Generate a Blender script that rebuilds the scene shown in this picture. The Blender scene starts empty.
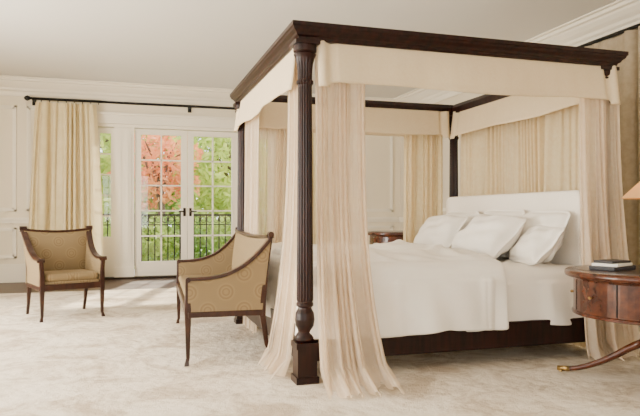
import bpy, math, random
from mathutils import Vector, Matrix
random.seed(4)
S=bpy.context.scene
COL=S.collection
# ---------------------------------------------------------------- materials
def nm(name):
    m=bpy.data.materials.new(name); m.use_nodes=True
    return m,m.node_tree,m.node_tree.nodes['Principled BSDF']
def mat(name,c,rough=.6,c2=None,scale=5,detail=4,bump=0,bscale=60,metal=0,coat=0,trans=0,stretch=None,contrast=(.35,.65),spec=.5,sheer=0):
    m,nt,b=nm(name); L=nt.links
    b.inputs['Base Color'].default_value=(*c,1); b.inputs['Roughness'].default_value=rough
    b.inputs['Metallic'].default_value=metal; b.inputs['Coat Weight'].default_value=coat; b.inputs['Specular IOR Level'].default_value=spec
    tc=nt.nodes.new('ShaderNodeTexCoord'); src=tc.outputs['Object']
    if stretch:
        mp=nt.nodes.new('ShaderNodeMapping'); mp.inputs['Scale'].default_value=stretch
        L.new(src,mp.inputs[0]); src=mp.outputs[0]
    col=None
    if c2:
        n=nt.nodes.new('ShaderNodeTexNoise'); n.inputs['Scale'].default_value=scale; n.inputs['Detail'].default_value=detail
        L.new(src,n.inputs['Vector'])
        r=nt.nodes.new('ShaderNodeValToRGB'); r.color_ramp.elements[0].position=contrast[0]; r.color_ramp.elements[1].position=contrast[1]
        r.color_ramp.elements[0].color=(*c,1); r.color_ramp.elements[1].color=(*c2,1)
        L.new(n.outputs['Fac'],r.inputs[0]); L.new(r.outputs[0],b.inputs['Base Color']); col=r.outputs[0]
    if bump:
        n2=nt.nodes.new('ShaderNodeTexNoise'); n2.inputs['Scale'].default_value=bscale; n2.inputs['Detail'].default_value=3
        L.new(src,n2.inputs['Vector'])
        bp=nt.nodes.new('ShaderNodeBump'); bp.inputs['Strength'].default_value=bump; bp.inputs['Distance'].default_value=.01
        L.new(n2.outputs['Fac'],bp.inputs['Height']); L.new(bp.outputs[0],b.inputs['Normal'])
    if trans:
        t=nt.nodes.new('ShaderNodeBsdfTranslucent'); t.inputs[0].default_value=(*c,1)
        mx=nt.nodes.new('ShaderNodeMixShader'); mx.inputs[0].default_value=trans
        if col: L.new(col,t.inputs[0])
        L.new(b.outputs[0],mx.inputs[1]); L.new(t.outputs[0],mx.inputs[2])
        out=mx.outputs[0]
        if sheer:
            tp=nt.nodes.new('ShaderNodeBsdfTransparent'); m2=nt.nodes.new('ShaderNodeMixShader'); m2.inputs[0].default_value=sheer
            L.new(out,m2.inputs[1]); L.new(tp.outputs[0],m2.inputs[2]); out=m2.outputs[0]
        L.new(out,nt.nodes['Material Output'].inputs[0])
    return m
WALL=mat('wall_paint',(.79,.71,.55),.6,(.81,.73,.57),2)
WALLR=mat('wall_paint_shaded',(.68,.60,.46),.6,(.70,.62,.48),2)  # cream wall paint darkened: the right wall's shade is put into its colour
TRIM=mat('trim_paint',(.85,.79,.66),.4)
CEIL=mat('ceiling_paint',(.76,.74,.69),.8,(.77,.75,.70),1.5)
WOODF=mat('dark_oak_floor',(.030,.013,.007),.4,(.065,.03,.016),3,6,stretch=(1,12,1),spec=.3)
MAHOG=mat('mahogany',(.007,.0018,.0014),.36,(.022,.0050,.0032),6,6,stretch=(6,6,.8),coat=.04,spec=.25)
WAL=mat('walnut_frame',(.020,.0065,.004),.35,(.042,.014,.007),8,6,stretch=(3,3,1),coat=.08,spec=.3)
TABW=mat('table_mahogany',(.036,.008,.0035),.25,(.10,.026,.009),5,6,stretch=(1,4,4),coat=.3,spec=.35)
LEATH=mat('table_top_leather',(.03,.012,.008),.3,(.05,.02,.012),9,coat=.3)
DRAPE=mat('bed_drape_linen',(.85,.71,.54),.85,(.88,.76,.60),30,3,bump=.15,bscale=220,trans=.5,sheer=.24)
HEADD=mat('bed_head_drape_silk',(.84,.70,.44),.7,(.88,.76,.52),30,3,bump=.15,bscale=220,trans=.5)
VAL=mat('valance_linen',(.83,.69,.47),.85,(.85,.72,.51),60,3,bump=.2,bscale=260,trans=.25)
SILK=mat('curtain_silk',(.80,.67,.39),.5,(.84,.72,.45),8,3,bump=.1,bscale=90,trans=.25)
TAUPE=mat('taupe_curtain',(.36,.29,.19),.8,(.42,.34,.23),20,3)
LINEN=mat('white_linen',(.90,.85,.77),.85,(.92,.88,.81),6,5,bump=.35,bscale=14)
SHEET=mat('white_sheet',(.88,.83,.74),.8,(.90,.85,.77),6,3,bump=.2,bscale=20)
HEADB=mat('headboard_upholstery',(.86,.80,.70),.85,(.88,.82,.73),50,3,bump=.2,bscale=200)
BLACK=mat('black_iron',(.012,.012,.012),.4,metal=.6)
BRONZE=mat('bronze',(.03,.02,.013),.35,metal=.7)
BRASS=mat('brass',(.45,.30,.11),.35,metal=1)
STONE=mat('terrace_stone',(.42,.40,.36),.8,(.5,.48,.44),3)
GRASS=mat('lawn_grass',(.10,.20,.04),.9,(.2,.33,.08),2,6)
BARK=mat('tree_bark',(.09,.06,.04),.9,(.15,.11,.08),8,5,bump=.5,bscale=20)
PAPER=mat('book_paper',(.8,.78,.7),.7)
BOOKB=mat('book_cloth_dark',(.03,.03,.035),.6)
def fabric(name,ax):
    m,nt,b=nm(name); L=nt.links; N=nt.nodes
    tc=N.new('ShaderNodeTexCoord'); sp=N.new('ShaderNodeSeparateXYZ'); cb=N.new('ShaderNodeCombineXYZ')
    L.new(tc.outputs['Object'],sp.inputs[0]); L.new(sp.outputs[ax[0]],cb.inputs[0]); L.new(sp.outputs[ax[1]],cb.inputs[1])
    mp=N.new('ShaderNodeMapping'); mp.inputs['Rotation'].default_value=(0,0,math.pi/4); L.new(cb.outputs[0],mp.inputs[0])
    v=N.new('ShaderNodeTexVoronoi'); v.voronoi_dimensions='2D'; v.inputs['Scale'].default_value=5.6; v.inputs['Randomness'].default_value=0
    L.new(mp.outputs[0],v.inputs['Vector'])
    r=N.new('ShaderNodeValToRGB'); e=r.color_ramp.elements
    k=.92
    def c(x,y,z): return (x*k,y*k,z*k,1)
    e[0].position=.08; e[0].color=c(.25,.178,.088); e[1].position=.38; e[1].color=c(.225,.16,.08)
    a=e.new(.13); a.color=c(.18,.122,.056); a=e.new(.18); a.color=c(.27,.195,.10); a=e.new(.26); a.color=c(.18,.122,.056); a=e.new(.31); a.color=c(.26,.188,.095)
    L.new(v.outputs['Distance'],r.inputs[0]); L.new(r.outputs[0],b.inputs['Base Color']); b.inputs['Roughness'].default_value=.6
    b.inputs['Specular IOR Level'].default_value=.3
    n=N.new('ShaderNodeTexNoise'); n.inputs['Scale'].default_value=200; bp=N.new('ShaderNodeBump'); bp.inputs['Strength'].default_value=.2; bp.inputs['Distance'].default_value=.005
    L.new(tc.outputs['Object'],n.inputs['Vector']); L.new(n.outputs[0],bp.inputs['Height']); L.new(bp.outputs[0],b.inputs['Normal'])
    return m
FABS=fabric('gold_medallion_side',(1,2)); FABB=fabric('gold_medallion_back',(0,2)); FABC=fabric('gold_medallion_seat',(0,1))
def carpet():
    m,nt,b=nm('plush_cream_carpet'); L=nt.links; N=nt.nodes
    tc=N.new('ShaderNodeTexCoord')
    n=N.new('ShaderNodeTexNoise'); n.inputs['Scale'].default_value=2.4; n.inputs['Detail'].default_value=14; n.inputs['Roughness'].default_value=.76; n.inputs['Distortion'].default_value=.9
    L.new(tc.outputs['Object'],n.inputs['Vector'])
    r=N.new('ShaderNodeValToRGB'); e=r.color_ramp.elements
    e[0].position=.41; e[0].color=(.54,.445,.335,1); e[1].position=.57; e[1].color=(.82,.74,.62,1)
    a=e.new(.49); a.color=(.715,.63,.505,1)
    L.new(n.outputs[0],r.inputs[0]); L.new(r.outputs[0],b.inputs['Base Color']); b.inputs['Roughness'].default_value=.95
    b.inputs['Specular IOR Level'].default_value=.1
    n2=N.new('ShaderNodeTexNoise'); n2.inputs['Scale'].default_value=130; n2.inputs['Detail'].default_value=4; L.new(tc.outputs['Object'],n2.inputs['Vector'])
    n3=N.new('ShaderNodeTexNoise'); n3.inputs['Scale'].default_value=14; n3.inputs['Detail'].default_value=5; L.new(tc.outputs['Object'],n3.inputs['Vector'])
    bp=N.new('ShaderNodeBump'); bp.inputs['Strength'].default_value=.7; bp.inputs['Distance'].default_value=.01
    b3=N.new('ShaderNodeBump'); b3.inputs['Strength'].default_value=.6; b3.inputs['Distance'].default_value=.03
    L.new(n3.outputs[0],b3.inputs['Height']); L.new(b3.outputs[0],bp.inputs['Normal'])
    L.new(n2.outputs[0],bp.inputs['Height']); L.new(bp.outputs[0],b.inputs['Normal'])
    return m
CARP=carpet()
def glassm():
    m=bpy.data.materials.new('window_glass'); m.use_nodes=True; nt=m.node_tree; nt.nodes.clear()
    o=nt.nodes.new('ShaderNodeOutputMaterial'); t=nt.nodes.new('ShaderNodeBsdfTransparent'); g=nt.nodes.new('ShaderNodeBsdfGlossy'); g.inputs['Roughness'].default_value=.02
    mx=nt.nodes.new('ShaderNodeMixShader'); mx.inputs[0].default_value=.03
    nt.links.new(t.outputs[0],mx.inputs[1]); nt.links.new(g.outputs[0],mx.inputs[2]); nt.links.new(mx.outputs[0],o.inputs[0]); return m
GLASS=glassm()
def leafm(name,c,c2):
    return mat(name,c,.6,c2,1.2,5,trans=.5)
SHADE=mat('lamp_shade_amber',(.80,.52,.24),.7,trans=.5)
# ---------------------------------------------------------------- helpers
def empty(name,loc=(0,0,0),rot=0):
    e=bpy.data.objects.new(name,None); e.location=loc; e.rotation_euler=(0,0,rot); e.empty_display_size=.1; COL.objects.link(e); return e
def adopt(o,p,world=True):
    o.parent=p
    if world:
        o.matrix_parent_inverse=Matrix.Translation(-Vector(p.location))
def mesh(name,v,f,m,parent=None,smooth=False,world=True):
    me=bpy.data.meshes.new(name); me.from_pydata([tuple(a) for a in v],[],f); me.update()
    o=bpy.data.objects.new(name,me); COL.objects.link(o); me.materials.append(m)
    if smooth:
        for p in me.polygons: p.use_smooth=True
    if parent: adopt(o,parent,world)
    return o
def join(name,parts,m,parent=None,smooth=False,world=True):
    V=[];F=[]
    for v,f in parts:
        k=len(V); V+=list(v); F+=[tuple(i+k for i in a) for a in f]
    return mesh(name,V,F,m,parent,smooth,world)
def bx(x0,x1,y0,y1,z0,z1):
    v=[(x0,y0,z0),(x1,y0,z0),(x1,y1,z0),(x0,y1,z0),(x0,y0,z1),(x1,y0,z1),(x1,y1,z1),(x0,y1,z1)]
    return v,[(0,3,2,1),(4,5,6,7),(0,1,5,4),(1,2,6,5),(2,3,7,6),(3,0,4,7)]
def bevel(o,w=.01,s=2):
    b=o.modifiers.new('b','BEVEL'); b.width=w; b.segments=s; b.limit_method='ANGLE'; b.angle_limit=.6
    return o
def box(name,x0,x1,y0,y1,z0,z1,m,parent=None,bev=0,world=True):
    v,f=bx(x0,x1,y0,y1,z0,z1); o=mesh(name,v,f,m,parent,False,world)
    if bev: bevel(o,bev,3); [setattr(p,'use_smooth',True) for p in o.data.polygons]
    return o
def lathe(prof,cx,cy,n=32,flute=None):
    V=[];F=[]
    for r,z in prof:
        for i in range(n):
            a=2*math.pi*i/n; rr=r
            if flute and flute[0]<=z<=flute[1]: rr=r*(.90+.10*abs(math.cos(a*flute[2]/2)))
            V.append((cx+rr*math.cos(a),cy+rr*math.sin(a),z))
    k=len(prof)
    for j in range(k-1):
        for i in range(n):
            F.append((j*n+i,j*n+(i+1)%n,(j+1)*n+(i+1)%n,(j+1)*n+i))
    F.append(tuple(range(n))[::-1]); F.append(tuple((k-1)*n+i for i in range(n)))
    return V,F
def tube(path,r,n=10):
    V=[];F=[]; P=[Vector(p) for p in path]
    R=r if isinstance(r,(list,tuple)) else [r]*len(P)
    up=Vector((0,0,1))
    for i,p in enumerate(P):
        t=(P[min(i+1,len(P)-1)]-P[max(i-1,0)]).normalized()
        a=t.cross(up)
        if a.length<.05: a=t.cross(Vector((1,0,0)))
        a.normalize(); b=t.cross(a)
        for j in range(n):
            an=2*math.pi*j/n; V.append(p+a*math.cos(an)*R[i]+b*math.sin(an)*R[i])
    for i in range(len(P)-1):
        for j in range(n): F.append((i*n+j,i*n+(j+1)%n,(i+1)*n+(j+1)%n,(i+1)*n+j))
    F.append(tuple(range(n))); F.append(tuple((len(P)-1)*n+j for j in range(n))[::-1])
    return V,F
def sweep_rect(x0,x1,y0,y1,prof):
    V=[];F=[];n=len(prof)
    for o,z in prof: V+=[(x0+o,y0+o,z),(x1-o,y0+o,z),(x1-o,y1-o,z),(x0+o,y1-o,z)]
    for i in range(n):
        j=(i+1)%n
        for k in range(4): F.append((i*4+k,i*4+(k+1)%4,j*4+(k+1)%4,j*4+k))
    return V,F
def drape(name,t0,t1,b0,b1,zt,zb,folds,at,ab,m,parent=None,ease=1.5,seed=0,rows=44,puddle=0,pdir=(0,0),irr=.5):
    rnd=random.Random(seed); ph=[rnd.uniform(0,6.28) for _ in range(8)]
    n=int(folds*13); V=[];F=[]
    t0,t1,b0,b1=[Vector((*p,0)) for p in (t0,t1,b0,b1)]
    for j in range(rows+1):
        t=j/rows; e=t**ease
        A=t0.lerp(b0,e); B=t1.lerp(b1,e); d=(B-A); nrm=Vector((-d.y,d.x,0)).normalized(); dn=d.normalized()
        amp=at+(ab-at)*t
        z=zt+(zb-zt)*t
        for i in range(n+1):
            s=i/n
            s2=s+.05*math.sin(6.28*1.3*s+ph[0]+t*.5)+.02*math.sin(6.28*3.7*s+ph[1]+t*1.5)
            w=2*math.pi*folds*s2
            lowf=math.sin(w*.37+ph[3]+t*1.2)+.6*math.sin(w*.21+ph[6]-t*.8)
            f=math.sin(w)*(1-irr*.5+irr*math.sin(6.28*2.3*s+ph[2]+t))*(1-.35*t)+irr*.9*lowf*t
            p=A+d*s+nrm*amp*f+dn*amp*.2*math.sin(2*w+ph[4])
            if puddle and t>.95:
                k=(t-.95)/.05; p+=Vector((*pdir,0))*puddle*k*(.7+.5*math.sin(w*.31+ph[5])); zz=zb+(1-k)*(.05*(zt-zb))
                V.append((p.x,p.y,max(zb,zz)+.012*(1+math.sin(w)))); continue
            V.append((p.x,p.y,z))
    for j in range(rows):
        for i in range(n): a=j*(n+1)+i; F.append((a,a+1,a+n+2,a+n+1))
    return mesh(name,V,F,m,parent,True)
# ---------------------------------------------------------------- room shell
X0,X1,Y0,Y1,H=-3.2,4.9,-2.6,10.8,3.2
box('floor',X0-.3,X1+.3,Y0-.3,Y1+.3,-.12,0,WOODF)
v,f=bx(X0-.3,X1+.3,Y0-.3,Y1+.3,H,H+.2); mesh('ceiling',v,f,CEIL)
OX0,OX1,OZ=-.52,2.46,2.56
join('wall_back',[bx(X0-.3,OX0,Y1,Y1+.3,0,H),bx(OX1,X1+.3,Y1,Y1+.3,0,H),bx(OX0,OX1,Y1,Y1+.3,OZ,H)],WALL)
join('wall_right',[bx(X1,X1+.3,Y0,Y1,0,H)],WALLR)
join('wall_front',[bx(X0-.3,-2.2,Y0-.3,Y0,0,H),bx(.8,X1+.3,Y0-.3,Y0,0,H),bx(-2.2,.8,Y0-.3,Y0,2.6,H),bx(-2.2,.8,Y0-.3,Y0,0,.5)],WALL)
wins=[(-.6,1.4),(2.4,4.4),(5.4,7.4)]
ys=[Y0]; parts=[]
for a,b in wins: parts.append(bx(X0-.3,X0,ys[-1],a,0,H)); parts.append(bx(X0-.3,X0,a,b,0,.35)); parts.append(bx(X0-.3,X0,a,b,2.65,H)); ys.append(b)
parts.append(bx(X0-.3,X0,ys[-1],Y1,0,H)); join('wall_left',parts,WALL)
for i,(a,b) in enumerate(wins):
    P=[bx(X0-.2,X0-.12,a,a+.07,.35,2.65),bx(X0-.2,X0-.12,b-.07,b,.35,2.65),bx(X0-.2,X0-.12,a,b,.35,.42),bx(X0-.2,X0-.12,a,b,2.58,2.65)]
    for k in (1,2,3): y=a+(b-a)*k/4; P.append(bx(X0-.18,X0-.14,y-.015,y+.015,.4,2.6))
    for k in (1,2,3): z=.35+2.3*k/4; P.append(bx(X0-.18,X0-.14,a,b,z-.015,z+.015))
    join('window_%d'%(i+1),P,TRIM)
P=[bx(-2.2,-2.12,Y0-.2,Y0-.12,.5,2.6),bx(.72,.8,Y0-.2,Y0-.12,.5,2.6),bx(-2.2,.8,Y0-.2,Y0-.12,.5,.58),bx(-2.2,.8,Y0-.2,Y0-.12,2.52,2.6)]
for k in (1,2,3,4,5): P.append(bx(-2.2+.5*k-.015,-2.2+.5*k+.015,Y0-.18,Y0-.14,.5,2.6))
for k in (1,2,3): P.append(bx(-2.2,.8,Y0-.18,Y0-.14,.5+2.1*k/4-.015,.5+2.1*k/4+.015))
join('window_4',P,TRIM)
cp=[(0,2.93),(.02,2.93),(.03,2.96),(.035,3.0),(.06,3.02),(.07,3.05),(.11,3.08),(.15,3.12),(.16,3.14),(.19,3.15),(.20,3.18),(.235,3.185),(.235,3.2),(0,3.2)]
v,f=sweep_rect(X0,X1,Y0,Y1,cp); mesh('trim_crown',v,f,TRIM)
def wallbox(wall,a,b,z0,z1,t):
    if wall=='back': return bx(a,b,Y1-t,Y1,z0,z1)
    return bx(X1-t,X1,a,b,z0,z1)
join('baseboard_back',[wallbox('back',a,b,0,.24,.025) for a,b in ((X0,OX0-.1),(OX1+.1,X1))]+[wallbox('back',a,b,.24,.29,.015) for a,b in ((X0,OX0-.1),(OX1+.1,X1))],TRIM)
join('baseboard_right',[wallbox('right',Y0,Y1,0,.24,.025),wallbox('right',Y0,Y1,.24,.29,.015)],TRIM)
def rail(wall,segs):
    P=[]
    for a,b in segs: P+= [wallbox(wall,a,b,.98,1.02,.06),wallbox(wall,a,b,.93,.98,.03)]
    return P
def panel(wall,a,b,z0,z1,w=.05,t=.026):
    P=[]
    for (k,tt) in ((0,t),(w*.5,t*.5)):
        P+=[wallbox(wall,a+k,b-k,z0+k,z0+k+w*.6,tt),wallbox(wall,a+k,b-k,z1-k-w*.6,z1-k,tt),wallbox(wall,a+k,a+k+w*.6,z0+k,z1-k,tt),wallbox(wall,b-k-w*.6,b-k,z0+k,z1-k,tt)]
    return P
P=rail('back',[(X0,OX0-.1),(OX1+.1,X1)])
for a,b in ((-3.0,-1.68),(-1.53,-.72),(2.75,3.75),(3.9,4.75)): P+=panel('back',a,b,1.12,2.78)+panel('back',a,b,.38,.86)
join('trim_1',P,TRIM)
P=rail('right',[(Y0,Y1)])
y=Y0+.2
while y<Y1-1: P+=panel('right',y,y+1.25,1.12,2.78)+panel('right',y,y+1.25,.38,.86); y+=1.4
join('trim_2',P,TRIM)
P=[bx(OX0-.11,OX0,Y1-.04,Y1,0,OZ+.0),bx(OX1,OX1+.11,Y1-.04,Y1,0,OZ),bx(OX0-.13,OX1+.13,Y1-.05,Y1,OZ,OZ+.14),bx(OX0-.15,OX1+.15,Y1-.08,Y1,OZ+.14,OZ+.18),
   bx(OX0,OX0+.03,Y1,Y1+.25,0,OZ),bx(OX1-.03,OX1,Y1,Y1+.25,0,OZ),bx(OX0,OX1,Y1,Y1+.25,OZ-.05,OZ)]
for a,b in ((-.22,.10),(1.84,2.16)):
    P+=[bx(a,b,Y1+.02,Y1+.2,0,OZ-.05),bx(a+.05,b-.05,Y1,Y1+.02,.3,2.4),bx(a+.0,b-.0,Y1,Y1+.03,0,.2)]
    P+=[bx(a+.09,a+.11,Y1-.012,Y1,.4,2.3),bx(b-.11,b-.09,Y1-.012,Y1,.4,2.3)]
join('trim_3',P,TRIM)
join('trim_4',[bx(OX0,OX1,Y1-.02,Y1+.28,0,.035)],BRONZE)
def glazed(name,a,b,z0,z1,cols,rows,gz0,st=.10,top=.09,y=Y1+.06,handle=None):
    e=empty(name,((a+b)/2,y,z0))
    P=[bx(a,a+st,y,y+.05,z0,z1),bx(b-st,b,y,y+.05,z0,z1),bx(a+st,b-st,y,y+.05,z0,gz0),bx(a+st,b-st,y,y+.05,z1-top,z1)]
    P+=[bx(a+st+.04,b-st-.04,y-.008,y,z0+.06,gz0-.05)] if gz0-z0>.18 else []
    for k in range(1,cols): x=a+st+(b-a-2*st)*k/cols; P.append(bx(x-.012,x+.012,y+.008,y+.042,gz0,z1-top))
    for k in range(1,rows): z=gz0+(z1-top-gz0)*k/rows; P.append(bx(a+st,b-st,y+.008,y+.042,z-.012,z+.012))
    join('sash',P,TRIM,e)
    v,f=bx(a+st,b-st,y+.022,y+.027,gz0,z1-top); mesh('glass',v,f,GLASS,e)
    if handle is not None:
        join('handle',[bx(handle-.02,handle+.02,y-.012,y,1.04,1.18),tube([(handle,y-.01,1.12),(handle,y-.06,1.12),(handle+(.1 if handle<(a+b)/2 else -.1),y-.06,1.12)],.011,8)],BRONZE,e)
glazed('door_1',.11,.966,.04,2.5,2,5,.28,handle=.92)
glazed('door_2',.974,1.83,.04,2.5,2,5,.28,handle=1.02)
glazed('window_5',-.49,-.22,.04,2.5,1,5,.70,st=.05)
glazed('window_6',2.16,2.43,.04,2.5,1,5,.70,st=.05)
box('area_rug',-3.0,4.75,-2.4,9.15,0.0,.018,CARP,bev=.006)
e=empty('curtain_rod',(1,10.62,2.88))
P=[tube([(-1.5,10.62,2.88),(3.45,10.62,2.88)],.022,12)]
P+=[lathe([(.001,-.05),(.03,-.03),(.045,0),(.03,.035),(.012,.05)],0,0,14)]
P[-1]=([(-1.5+z,10.62+y,2.88+x) for x,y,z in P[-1][0]],P[-1][1])
for x in (-1.42,1.0,3.4): P.append(bx(x-.015,x+.015,10.62,10.8,2.865,2.895)); P.append(bx(x-.03,x+.03,10.78,10.8,2.8,2.94))
join('rod',P,BLACK,e,True)
R=[]
for x0,x1 in ((-1.42,-.45),(2.45,3.35)):
    for k in range(9):
        x=x0+(x1-x0)*k/8; R.append(tube([(x,10.62+.034*math.cos(a),2.865+.034*math.sin(a)) for a in [i*.524 for i in range(13)]],.005,6))
join('rings',R,BLACK,e,True)
for x0,x1,sd in ((-1.45,-.42,1),(2.42,3.4,2)):
    e=empty('window_curtain',((x0+x1)/2,10.6,0))
    drape('cloth',(x0+.08,10.60),(x1-.06,10.60),(x0-.04,10.50),(x1+.05,10.50),2.825,.02,9,.05,.085,SILK,e,.7,sd,irr=.5)
e=empty('taupe_curtain',(4.8,5,0)); drape('cloth',(4.80,3.7),(4.80,5.75),(4.78,3.7),(4.78,5.75),2.9,.02,12,.04,.05,TAUPE,e,1,5)
join('rod',[tube([(4.79,3.55,2.92),(4.79,5.9,2.92)],.02),bx(4.79,4.9,3.6,3.63,2.9,2.93),bx(4.79,4.9,5.82,5.85,2.9,2.93)],BLACK,e)
# ---------------------------------------------------------------- canopy bed
BX0,BX1,BY0,BY1=.952,3.455,3.652,6.10
bed=empty('canopy_bed',(2.2,4.9,0))
cprof=[(0,2.24),(0,2.215),(.008,2.208),(.012,2.195),(.03,2.18),(.035,2.168),(.05,2.16),(.052,2.148),(.06,2.138),(.15,2.138),(.15,2.20),(.12,2.24)]
v,f=sweep_rect(BX0,BX1,BY0,BY1,cprof); mesh('cornice',v,f,MAHOG,bed)
pi_=.105
posts=[(BX0+pi_,BY0+pi_),(BX0+pi_,BY1-pi_),(BX1-pi_,BY1-pi_),(BX1-pi_,BY0+pi_+.03)]
pp=[(.056,.27),(.062,.285),(.062,.30),(.054,.315),(.044,.33),(.046,.345),(.058,.37),(.063,.41),(.058,.45),(.045,.475),(.043,.485),(.054,.495),(.054,.51),(.048,.52)]
nz=16
for k in range(nz+1): t=k/nz; pp.append((.053-.009*t,.53+1.33*t))
pp+=[(.046,1.87),(.054,1.88),(.054,1.895),(.045,1.905),(.047,1.96),(.051,2.0),(.061,2.04),(.071,2.06),(.064,2.07),(.073,2.08),(.073,2.138)]
for i,(x,y) in enumerate(posts):
    h=.072
    P=[lathe(pp,x,y,96,(.53,2.0,16)),bx(x-h,x+h,y-h,y+h,.018,.06)]
    P.append(bx(x-h+.01,x+h-.01,y-h+.01,y+h-.01,.05,.27)); P.append(bx(x-h,x+h,y-h,y+h,.235,.27))
    P.append(bx(x-.078,x+.078,y-.078,y+.078,2.115,2.14))
    join('post_%d'%(i+1),P,MAHOG,bed)
P=[bx(1.1,3.3,3.79,3.84,.13,.31),bx(1.1,3.3,5.93,5.98,.13,.31),bx(1.03,1.08,3.8,5.95,.13,.36),bx(3.33,3.38,3.8,5.95,.13,.5)]
bevel(join('rails',P,MAHOG,bed),.008)
o=box('mattress',1.12,3.24,3.87,5.92,.30,.66,SHEET,bed,.05)
def rrect(y0,y1,z0,z1,r,n=8):
    pts=[(y0,z0),(y1,z0)]
    for k in range(n+1): a=math.pi/2*k/n; pts.append((y1-r+r*math.cos(a),z1-r+r*math.sin(a)))
    for k in range(n+1): a=math.pi/2+math.pi/2*k/n; pts.append((y0+r+r*math.cos(a),z1-r+r*math.sin(a)))
    return pts
pts=rrect(3.90,5.98,.35,1.25,.07); n=len(pts)
V=[(3.24,y,z) for y,z in pts]+[(3.325,y,z) for y,z in pts]
F=[tuple(range(n))[::-1],tuple(range(n,2*n))]+[(i,(i+1)%n,n+(i+1)%n,n+i) for i in range(n)]
o=bevel(mesh('headboard',V,F,HEADB,bed,True),.025,4)
def valance(name,a,b,zt,zb,seed,m=VAL):
    a=Vector((*a,0)); b=Vector((*b,0)); d=b-a; L=d.length; dn=d.normalized(); nr=Vector((dn.y,-dn.x,0))
    rnd=random.Random(seed); ph=[rnd.uniform(0,6.28) for _ in range(5)]
    n=200; mm=14; V=[];F=[]
    for j in range(mm+1):
        t=j/mm
        for i in range(n+1):
            s=i/n
            off=.010*t*math.sin(s*L*6+ph[0])+.004*t*math.sin(s*L*15+ph[1]+t)+.0008*math.sin(s*L*47+ph[3])
            zz=zb-.010*math.sin(s*math.pi)**2+.006*math.sin(s*L*5+ph[2])
            ed=min(s,1-s)*L
            if ed<.12: off+=.018*math.sin(ed/.12*math.pi*2)
            if ed<.07: zz-=.03
            if j>=mm-1: off+=.003
            p=a+d*s+nr*(off+.028*t)
            V.append((p.x,p.y,zt+(zz-zt)*t))
    for j in range(mm):
        for i in range(n): q=j*(n+1)+i; F.append((q,q+1,q+n+2,q+n+1))
    o=mesh(name,V,F,m,bed,True); sm=o.modifiers.new('s','SOLIDIFY'); sm.thickness=.006
    return o
valance('valance_front',(1.13,3.73),(3.41,3.73),2.155,1.89,1)
valance('valance_foot',(1.03,6.0),(1.03,3.83),2.155,1.89,2)
valance('valance_far',(3.25,6.03),(1.13,6.03),2.155,1.90,3)
valance('valance_far_lining',(1.13,5.93),(3.25,5.93),2.155,1.90,6)
valance('valance_head',(3.425,3.83),(3.425,5.93),2.155,1.90,4)
valance('valance_head_lining',(3.32,5.93),(3.32,3.88),2.155,1.90,7)
drape('drape_1',(1.135,3.79),(1.47,3.79),(1.07,3.45),(1.54,3.50),2.12,.03,13,.018,.036,DRAPE,bed,3.6,11,rows=70,puddle=.15,pdir=(.03,-1),irr=.8)
drape('drape_2',(1.07,3.87),(1.07,4.24),(.97,3.84),(.93,4.30),2.12,.03,12,.016,.028,DRAPE,bed,3.2,12,rows=60,puddle=.08,pdir=(-1,-.3),irr=.8)
drape('drape_3',(1.07,5.25),(1.07,5.95),(1.055,5.35),(1.055,5.95),2.12,.03,14,.020,.03,DRAPE,bed,1.5,13)
drape('drape_4',(1.14,5.98),(1.60,5.98),(1.14,6.0),(1.55,6.0),2.12,.03,9,.02,.03,DRAPE,bed,1.5,14)
drape('drape_5',(2.76,5.98),(3.22,5.98),(2.76,6.01),(3.22,6.01),2.12,.03,9,.022,.03,HEADD,bed,1.5,15)
drape('drape_6',(3.39,3.92),(3.39,5.9),(3.385,3.92),(3.385,5.9),2.12,.03,24,.030,.026,HEADD,bed,1.5,16,irr=.4)
drape('drape_7',(3.10,3.745),(3.46,3.735),(3.12,3.69),(3.58,3.66),1.96,.03,12,.016,.036,DRAPE,bed,2.2,17,puddle=.06,pdir=(.3,-1),irr=.8)
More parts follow.
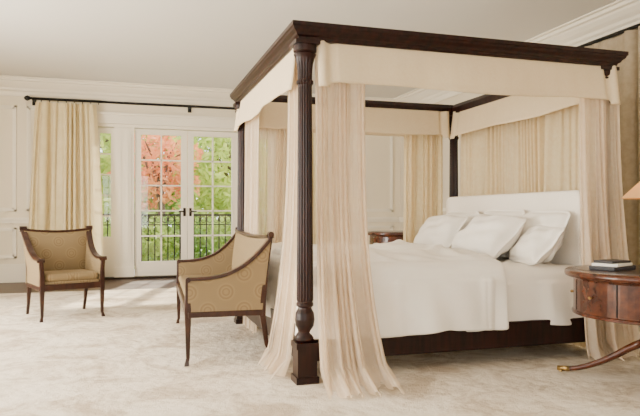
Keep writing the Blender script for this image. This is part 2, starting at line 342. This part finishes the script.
def duvet(name,x0,x1,y0,y1,top,bot,m,puff=.03,seed=0,foot=True,thick=.03,wr=1.0):
    rnd=random.Random(seed); ph=[rnd.uniform(0,6.28) for _ in range(12)]
    r=.09
    def path(u0,u1,hang0,hang1,n):
        out=[]
        if hang0:
            for k in range(20): out.append((u0,-(1-k/20)))
        for k in range(7): a=math.pi/2*k/6; out.append((u0+r-r*math.cos(a),('r',math.sin(a)))) if hang0 else None
        for k in range(1,n): out.append((u0+r+(u1-u0-2*r)*k/n,None))
        for k in range(7): a=math.pi/2*(1-k/6); out.append((u1-r+r*math.cos(a),('r',math.sin(a)))) if hang1 else None
        if hang1:
            for k in range(1,21): out.append((u1,-(k/20)))
        else: out.append((u1,None))
        return out
    def zof(p):
        if p is None: return top
        if isinstance(p,tuple): return top-r+r*p[1]
        return top-r+(top-r-bot)*p
    S_=path(y0,y1,True,True,80); T_=path(x0,x1,foot,False,90)
    V=[];F=[]
    for yy,ps in S_:
        for xx,pt in T_:
            zs,zt_=zof(ps),zof(pt); z=min(zs,zt_); h=max(0,(top-z)/(top-bot))
            x,y=xx,yy
            side=-1 if yy<(y0+y1)/2 else 1
            if isinstance(ps,float): y+=side*(.032*math.sin(xx*8+ph[0]+h)+.020*math.sin(xx*19+ph[1]-h*2))*h*wr+side*.035*h
            if isinstance(pt,float): x+=-(.02*math.sin(yy*11+ph[2]))*h-.03*h
            rid=.010*(1-abs(math.sin(xx*5+yy*3.1+ph[9]+.8*math.sin(yy*4+ph[10]))))**3+.012*(1-abs(math.sin(xx*3.3-yy*4.6+ph[11]+.9*math.sin(xx*5))))**4
            if ps is None and pt is None:
                ex=min(1,(yy-y0)/.4)*min(1,(y1-yy)/.4)
                z+=puff*ex*(.6+.4*math.sin(xx*2.3+ph[3])*math.sin(yy*2.7+ph[4]))+wr*(.013*math.sin(xx*9+yy*4+ph[5])*math.sin(yy*8-xx*3+ph[6])+.005*math.sin(xx*23+yy*17+ph[7])+rid*2.8)
            elif isinstance(ps,float): y+=side*rid*wr*2
            if h>.98: z+=.012*math.sin(xx*7+ph[8])
            V.append((x,y,z))
    nt_=len(T_)
    for i in range(len(S_)-1):
        for j in range(nt_-1): a=i*nt_+j; F.append((a,a+1,a+nt_+1,a+nt_))
    o=mesh(name,V,F,m,bed,True); sm=o.modifiers.new('s','SOLIDIFY'); sm.thickness=thick; sm.offset=1
    o.modifiers.new('ss','SUBSURF').levels=1
    return o
duvet('coverlet',1.10,3.21,3.845,5.945,.675,.27,SHEET,.0,3,thick=.008,wr=.5)
duvet('duvet',1.075,2.53,3.80,5.985,.715,.27,LINEN,.05,5,thick=.03)
def pillow(name,w,h,t,flange=.03,m=LINEN,seed=0):
    rnd=random.Random(seed); ph=[rnd.uniform(0,6.28) for _ in range(6)]
    n=32; V=[];F=[]; W=w/2;Hh=h/2; fw=flange
    for side in (1,-1):
        for j in range(n+1):
            for i in range(n+1):
                u=-1+2*i/n; v=-1+2*j/n
                uc=min(1,abs(u)*(W)/(W-fw)); vc=min(1,abs(v)*Hh/(Hh-fw))
                q=max(0,(1-uc**2.6))**.45*max(0,(1-vc**2.6))**.45
                z=side*(t/2*q+.003)+.008*math.sin(u*4+ph[0])*math.sin(v*5+ph[1])+side*q*(.009*math.sin(u*7+v*5+ph[2])+.005*math.sin(v*12-u*5+ph[3]))
                pin=1-.05*(1-v*v)*abs(u)**3; pin2=1-.05*(1-u*u)*abs(v)**3
                cr=.035*(abs(u)**5)*(abs(v)**5)
                V.append((u*W*pin-(cr if u>0 else -cr),v*Hh*pin2-(cr if v>0 else -cr),z))
    k=(n+1)**2
    for sd in (0,1):
        for j in range(n):
            for i in range(n):
                a=sd*k+j*(n+1)+i; q=(a,a+1,a+n+2,a+n+1); F.append(q if sd==0 else q[::-1])
    for i in range(n):
        for a,b in (((i),(i+1)),((n*(n+1)+i+1),(n*(n+1)+i)),(((i+1)*(n+1)),(i*(n+1))),((i*(n+1)+n),((i+1)*(n+1)+n))):
            F.append((b,a,a+k,b+k))
    o=mesh(name,V,F,m,None,True)
    o.modifiers.new('ss','SUBSURF').levels=1
    return o
def stand(name,w,h,t,cx,cy,zb,lean,yaw=0,roll=0,**k):
    o=pillow(name,w,h,t,**k)
    up=Vector((math.sin(lean),0,math.cos(lean))); wy=Vector((0,-1,0)); nz_=wy.cross(up)
    M=Matrix((wy,up,nz_)).transposed().to_4x4()
    M=Matrix.Rotation(yaw,4,'Z')@M@Matrix.Rotation(roll,4,'Z')
    c=Vector((cx,cy,zb))+ (Matrix.Rotation(yaw,3,'Z')@up)*h/2
    o.matrix_world=Matrix.Translation(c)@M
    return o
L=math.radians
stand('bed_pillow',.68,.46,.17,3.00,5.50,.69,L(24),L(0),seed=1)
stand('bed_pillow',.68,.47,.17,3.00,4.80,.69,L(24),L(0),seed=2)
stand('bed_pillow',.60,.46,.17,2.99,4.20,.69,L(26),L(0),seed=6)
stand('bed_pillow',.66,.46,.22,2.72,5.40,.70,L(38),L(4),L(2),seed=3)
stand('bed_pillow',.84,.50,.24,2.68,4.58,.70,L(44),L(-4),L(-2),seed=4)
stand('bed_pillow',.48,.40,.16,2.84,4.08,.69,L(42),L(-6),L(-3),seed=5)
# ---------------------------------------------------------------- seating
def seat(name,w,d,loc,rot,zr=.34,arm=.60,ear=.91,cush=.46):
    e=empty(name,loc,rot); hw=w/2; hd=d/2
    K=dict(parent=e,world=False)
    N=20
    curve=[]
    for k in range(N+1):
        t=k/N; y=-hd+(d+.05)*t; z=arm+.015*math.cos(t*4)-.015+(ear-arm)*(t**2.4)
        curve.append((y,z))
    for sx in (-1,1):
        flare=lambda z: .05*max(0,(z-.42)/.5)**1.5
        V=[];F=[]
        for (y,z) in curve:
            for q in range(7):
                zz=zr+(z-zr-.012)*q/6; yy=y-(.05*(y+hd)/d)*(1-q/6)
                for tx in (-.022,.022): V.append((sx*(hw+flare(zz))+tx,yy,zz))
        for i in range(N):
            for q in range(6):
                for tx in (0,1):
                    a=(i*7+q)*2+tx; b=a+14; F.append((a,b,b+2,a+2))
        join('side_panel',[(V,F)],FABS,smooth=True,**K)
        V=[];F=[]
        for i,(y,z) in enumerate(curve):
            y0_,z0_=curve[max(0,i-1)]; y1_,z1_=curve[min(N,i+1)]
            t=Vector((y1_-y0_,z1_-z0_)).normalized(); nn=Vector((-t.y,t.x)); X=sx*(hw+flare(z))
            for a,b in ((-.03,-.012),(.03,-.012),(.03,.012),(-.03,.012)): V.append((X+a,y+nn.x*b,z+nn.y*b))
        for i in range(N):
            for q in range(4): F.append((i*4+q,i*4+(q+1)%4,i*4+4+(q+1)%4,i*4+4+q))
        F+=[(0,1,2,3),tuple(N*4+q for q in (3,2,1,0))]
        bevel(join('arm_rail',[(V,F)],WAL,**K),.005)
        X=sx*(hw+flare(ear))
        cyl=tube([(X-.034,curve[-1][0]+.0,ear+.005),(X+.034,curve[-1][0]+.0,ear+.005)],.020,14)
        cyl2=tube([(sx*(hw+flare(arm))-.034,-hd,arm-.005),(sx*(hw+flare(arm))+.034,-hd,arm-.005)],.018,14)
        join('scroll',[cyl,cyl2],WAL,**K)
        fx=sx*hw
        def post(pts):
            V=[];F=[]
            for (x,y,z,s) in pts: V+=[(x-s,y-s,z),(x+s,y-s,z),(x+s,y+s,z),(x-s,y+s,z)]
            for i in range(len(pts)-1):
                for q in range(4): F.append((i*4+q,i*4+(q+1)%4,i*4+4+(q+1)%4,i*4+4+q))
            F+=[(3,2,1,0),tuple((len(pts)-1)*4+q for q in range(4))]
            return V,F
        P=[post([(fx+sx*.01,-hd-.01,0,.017),(fx+sx*.006,-hd-.006,.03,.013),(fx,-hd,.05,.013),(fx,-hd,zr-.04,.021),(fx,-hd,zr+.03,.023),(fx+sx*flare(.5),-hd,.5,.018),(fx+sx*flare(arm),-hd,arm,.018)])]
        P.append(post([(fx,hd+.08,0,.014),(fx,hd+.03,.12,.015),(fx,hd,zr-.03,.021),(fx,hd,zr+.05,.022),(fx+sx*flare(.65),hd+.02,.65,.018),(fx+sx*flare(ear),hd+.05,ear,.016)]))
        bevel(join('legs',P,WAL,**K),.004)
    bevel(join('seat_rails',[bx(-hw,hw,-hd-.018,-hd+.018,zr-.03,zr+.03),bx(-hw,hw,hd-.018,hd+.018,zr-.03,zr+.03),bx(-hw-.028,-hw+.016,-hd,hd,zr-.028,zr+.012),bx(hw-.016,hw+.028,-hd,hd,zr-.028,zr+.012)],WAL,**K),.004)
    V=[];F=[];n=24
    for side in (-1,1):
        for i in range(n+1):
            u=-1+2*i/n
            for q in range(9):
                t=q/8; z=zr+(ear-.02-.025*(1-u*u)-zr)*t
                bul=.035*(1-u**4)*math.sin(t*math.pi)**.5
                V.append((u*(hw+.045*t**1.5),hd+.05*t**1.5+(-.02-bul if side<0 else .018),z))
    k=(n+1)*9
    for sd in (0,1):
        for i in range(n):
            for q in range(8): a=sd*k+i*9+q; F.append((a,a+9,a+10,a+1))
    join('back_panel',[(V,F)],FABB,smooth=True,**K)
    V=[];F=[]
    for i in range(n+1):
        u=-1+2*i/n; z=ear-.01-.025*(1-u*u); x=u*(hw+.045); y=hd+.05
        V+=[(x,y-.025,z-.012),(x,y+.025,z-.012),(x,y+.025,z+.014),(x,y-.025,z+.014)]
    for i in range(n):
        for q in range(4): F.append((i*4+q,i*4+(q+1)%4,i*4+4+(q+1)%4,i*4+4+q))
    bevel(join('crest_rail',[(V,F)],WAL,**K),.006)
    o=box('seat_deck',-hw+.02,hw-.02,-hd+.01,hd-.02,zr-.0,zr+.06,FABB,e,.015,False)
    o=box('seat_cushion',-hw+.03,hw-.03,-hd-.005,hd-.06,zr+.05,cush+.01,FABC,e,.04,False); o.modifiers['b'].segments=5
    return e
seat('upholstered_settee',1.74,.52,(.69,5.25,.018),L(-92.3),zr=.36,arm=.60,ear=.90)
seat('upholstered_armchair',.58,.54,(-.62,6.95,.018),L(20),zr=.33,arm=.60,ear=.90,cush=.45)
# ---------------------------------------------------------------- tables
def drum_table(name,cx,cy,r,h,a0=132):
    e=empty(name,(cx,cy,.018)); K=dict(parent=e)
    join('top',[lathe([(r-.02,h-.045),(r-.004,h-.038),(r,h-.025),(r-.002,h-.01),(r-.012,h-.002),(r-.04,h)],cx,cy,72)],TABW,smooth=True,**K)
    join('leather_inset',[lathe([(r-.07,h-.001),(r-.07,h+.002)],cx,cy,64)],LEATH,**K)
    join('drum',[lathe([(r-.06,h-.28),(r-.045,h-.275),(r-.045,h-.26),(r-.055,h-.255),(r-.055,h-.06),(r-.045,h-.045)],cx,cy,72)],TABW,smooth=False,**K)
    P=[];B=[]
    for k in range(8):
        a=2*math.pi*(k+.5)/8; ca,sa=math.cos(a),math.sin(a)
        P.append(tube([(cx+(r-.055)*ca,cy+(r-.055)*sa,h-.25),(cx+(r-.055)*ca,cy+(r-.055)*sa,h-.06)],.004,6))
        a=2*math.pi*k/8; ca,sa=math.cos(a),math.sin(a)
        B.append(tube([(cx+(r-.06)*ca,cy+(r-.06)*sa,h-.155),(cx+(r-.04)*ca,cy+(r-.04)*sa,h-.155),(cx+(r-.034)*ca,cy+(r-.034)*sa,h-.155)],[.005,.010,.005],10))
    join('drawer_beads',P,BLACK,**K); join('knobs',B,BRASS,**K)
    join('pedestal',[lathe([(.09,h-.27),(.09,h-.29),(.05,h-.31),(.035,h-.34),(.05,.30),(.065,.27),(.05,.235),(.06,.22),(.06,.17),(.03,.16)],cx,cy,32)],TABW,smooth=True,**K)
    P=[];B=[]
    for k in range(4):
        a=L(a0+90*k); ca,sa=math.cos(a),math.sin(a)
        pts=[];rr=[]
        for q in range(11):
            t=q/10; rad=.04+(r-.02)*t; z=.21-.19*math.sin(t*math.pi/2)**1.1
            if t<.25: z+=.02*t
            pts.append((cx+rad*ca,cy+rad*sa,z+.035*(1-t)+.018)); rr.append(.026-.011*t)
        P.append(tube(pts,rr,10))
        B.append(tube([pts[-2],(cx+(.05+r)*ca,cy+(.05+r)*sa,.04)],[.018,.016],10))
        B.append(tube([(cx+(.03+r)*ca,cy+(.03+r)*sa,.018),(cx+(.03+r)*ca,cy+(.03+r)*sa,.045)],.012,10))
    join('splayed_legs',P,TABW,smooth=True,**K); join('brass_caps',B,BRASS,smooth=True,**K)
    return e
TX,TY,TH=3.11,3.11,.715
drum_table('drum_side_table',TX,TY,.50,TH)
drum_table('drum_side_table',3.20,6.98,.45,.86)
lx,ly=TX+.07,TY-.04
e=empty('table_lamp',(lx,ly,TH+.003)); z=TH+.003
join('base',[lathe([(.085,z),(.085,z+.02),(.06,z+.03),(.03,z+.05),(.045,z+.08),(.08,z+.13),(.09,z+.19),(.075,z+.25),(.035,z+.30),(.022,z+.33),(.03,z+.345),(.014,z+.36),(.009,z+.53)],lx,ly,32)],BRONZE,e,True)
V,F=lathe([(.24,z+.445),(.238,z+.455),(.09,z+.60),(.088,z+.605)],lx,ly,48); F=F[:-2]
o=mesh('shade',V,F,SHADE,e,True); sm=o.modifiers.new('s','SOLIDIFY'); sm.thickness=.003
e=empty('book_stack',(TX-.20,TY+.10,TH+.003)); z=0
for k,(w,d,h_,m,r_) in enumerate(((.24,.17,.024,BOOKB,.3),(.22,.16,.018,PAPER,.42),(.19,.13,.016,BOOKB,.25))):
    o=box('book_%d'%(k+1),-w/2,w/2,-d/2,d/2,0,h_,m,None,.003); o.parent=e; o.location=(0,0,z); o.rotation_euler=(0,0,r_); z+=h_
# ---------------------------------------------------------------- exterior
box('terrace',-4,6,11.1,13.0,-.2,-.02,STONE)
box('lawn',-40,40,13.0,60,-.5,-.21,GRASS)
e=empty('iron_railing',(1,12.6,-.02)); P=[bx(-4,6,12.58,12.62,1.04,1.08),bx(-4,6,12.585,12.615,.86,.88),bx(-4,6,12.585,12.615,.08,.11)]
x=-4
while x<6:
    P.append(bx(x-.011,x+.011,12.59,12.61,.08,1.05)); 
    P.append(tube([(x+.0625+.05*math.cos(a),12.6,.97+.065*math.sin(a)) for a in [i*.6283 for i in range(11)]],.006,5)); x+=.125
for x in (-4,-1.5,1,3.5,6): P.append(bx(x-.03,x+.03,12.57,12.63,-.02,1.15))
join('bars',P,BLACK,e)
def tree(name,cx,cy,cz,rx,ry,rz,n,ml,ls=.14,seed=0,trunk=True):
    rnd=random.Random(seed); e=empty(name,(cx,cy,-.21)); V=[];F=[]
    for _ in range(n):
        while True:
            a=Vector((rnd.uniform(-1,1),rnd.uniform(-1,1),rnd.uniform(-1,1)))
            if .3<a.length<1: break
        b=a*(1+.15*math.sin(a.x*9+seed)*math.sin(a.z*8))
        s=ls*rnd.uniform(.6,1.3)
        c=Vector((cx+b.x*rx,cy+b.y*ry,max(-.2+s,cz+b.z*rz)))
        u=Vector((rnd.gauss(0,1),rnd.gauss(0,1),rnd.gauss(0,1))).normalized(); w=u.orthogonal().normalized()
        k=len(V)
        V+=[c-u*s,c+w*s*.45,c+u*s,c-w*s*.45]; F.append((k,k+1,k+2,k+3))
    mesh('leaves',V,F,ml,e)
    if trunk:
        P=[tube([(cx,cy,-.205),(cx+.05,cy,cz*.5),(cx,cy,cz)],[.12,.09,.05],10)]
        for k in range(6):
            a=k*1.05; P.append(tube([(cx,cy,cz*.6),(cx+rx*.35*math.cos(a),cy+ry*.35*math.sin(a),cz+rz*.1),(cx+rx*.7*math.cos(a),cy+ry*.7*math.sin(a),cz+rz*.4)],[.05,.035,.012],6))
        join('trunk',P,BARK,e,True)
G1=leafm('leaves_lime',(.42,.56,.08),(.74,.80,.24)); G2=leafm('leaves_green',(.18,.32,.05),(.48,.58,.14)); RD=leafm('leaves_red_maple',(.72,.20,.08),(.90,.50,.20))
tree('maple_tree',.75,15.9,2.35,1.05,.8,1.15,1900,RD,.09,1)
tree('garden_tree',3.0,17.6,2.6,2.0,1.2,2.6,5500,G1,.13,2)
tree('garden_tree',-1.7,17.9,2.4,2.1,1.2,2.5,5500,G1,.13,3)
tree('garden_tree',.6,21.5,2.6,4.5,1.5,3.2,6500,G2,.2,4)
tree('garden_tree',-8.0,22,3.0,3.5,1.5,3.2,4000,G2,.2,5)
tree('garden_tree',9.0,21,3.0,3.5,1.5,3.2,4000,G2,.2,6)
tree('hedge',.5,14.3,.45,6.0,.5,.6,8000,G2,.08,7,False)
# ---------------------------------------------------------------- lights
def area(name,loc,rot,sx,sy,en,col):
    l=bpy.data.lights.new(name,'AREA'); l.shape='RECTANGLE'; l.size=sx; l.size_y=sy; l.energy=en; l.color=col
    o=bpy.data.objects.new(name,l); o.location=loc; o.rotation_euler=rot; COL.objects.link(o)
WC=(1,.91,.78)
for i,(a,b) in enumerate(wins):
    area('window_daylight_%d'%(i+1),(X0-.35,(a+b)/2,1.5),(0,-math.pi/2,0),2.3,2.0,[50,360,410][i],WC)
area('window_daylight_4',(-.7,Y0-.35,1.55),(math.pi/2,0,0),3.0,2.1,90,WC)
sl=bpy.data.lights.new('sun','SUN'); sl.energy=12; sl.angle=.03; sl.color=(1,.88,.68)
so=bpy.data.objects.new('sun',sl); so.rotation_euler=(L(-56),0,L(-16)); COL.objects.link(so)
pl=bpy.data.lights.new('lamp_bulb','POINT'); pl.energy=3; pl.color=(1,.75,.45); pl.shadow_soft_size=.03
po=bpy.data.objects.new('lamp_bulb',pl); po.location=(lx,ly,TH+.56); COL.objects.link(po)
w=bpy.data.worlds.new('sky'); S.world=w; w.use_nodes=True
bg=w.node_tree.nodes['Background']; bg.inputs[0].default_value=(.92,.95,1,1); bg.inputs[1].default_value=5
# ---------------------------------------------------------------- camera
cd=bpy.data.cameras.new('camera'); cd.sensor_width=36; cd.lens=35.1; cd.shift_y=7/640; cd.clip_start=.05; cd.clip_end=200
co=bpy.data.objects.new('camera',cd); co.location=(0,0,1.06); co.rotation_euler=(math.pi/2,0,-L(17.1)); COL.objects.link(co)
S.camera=co
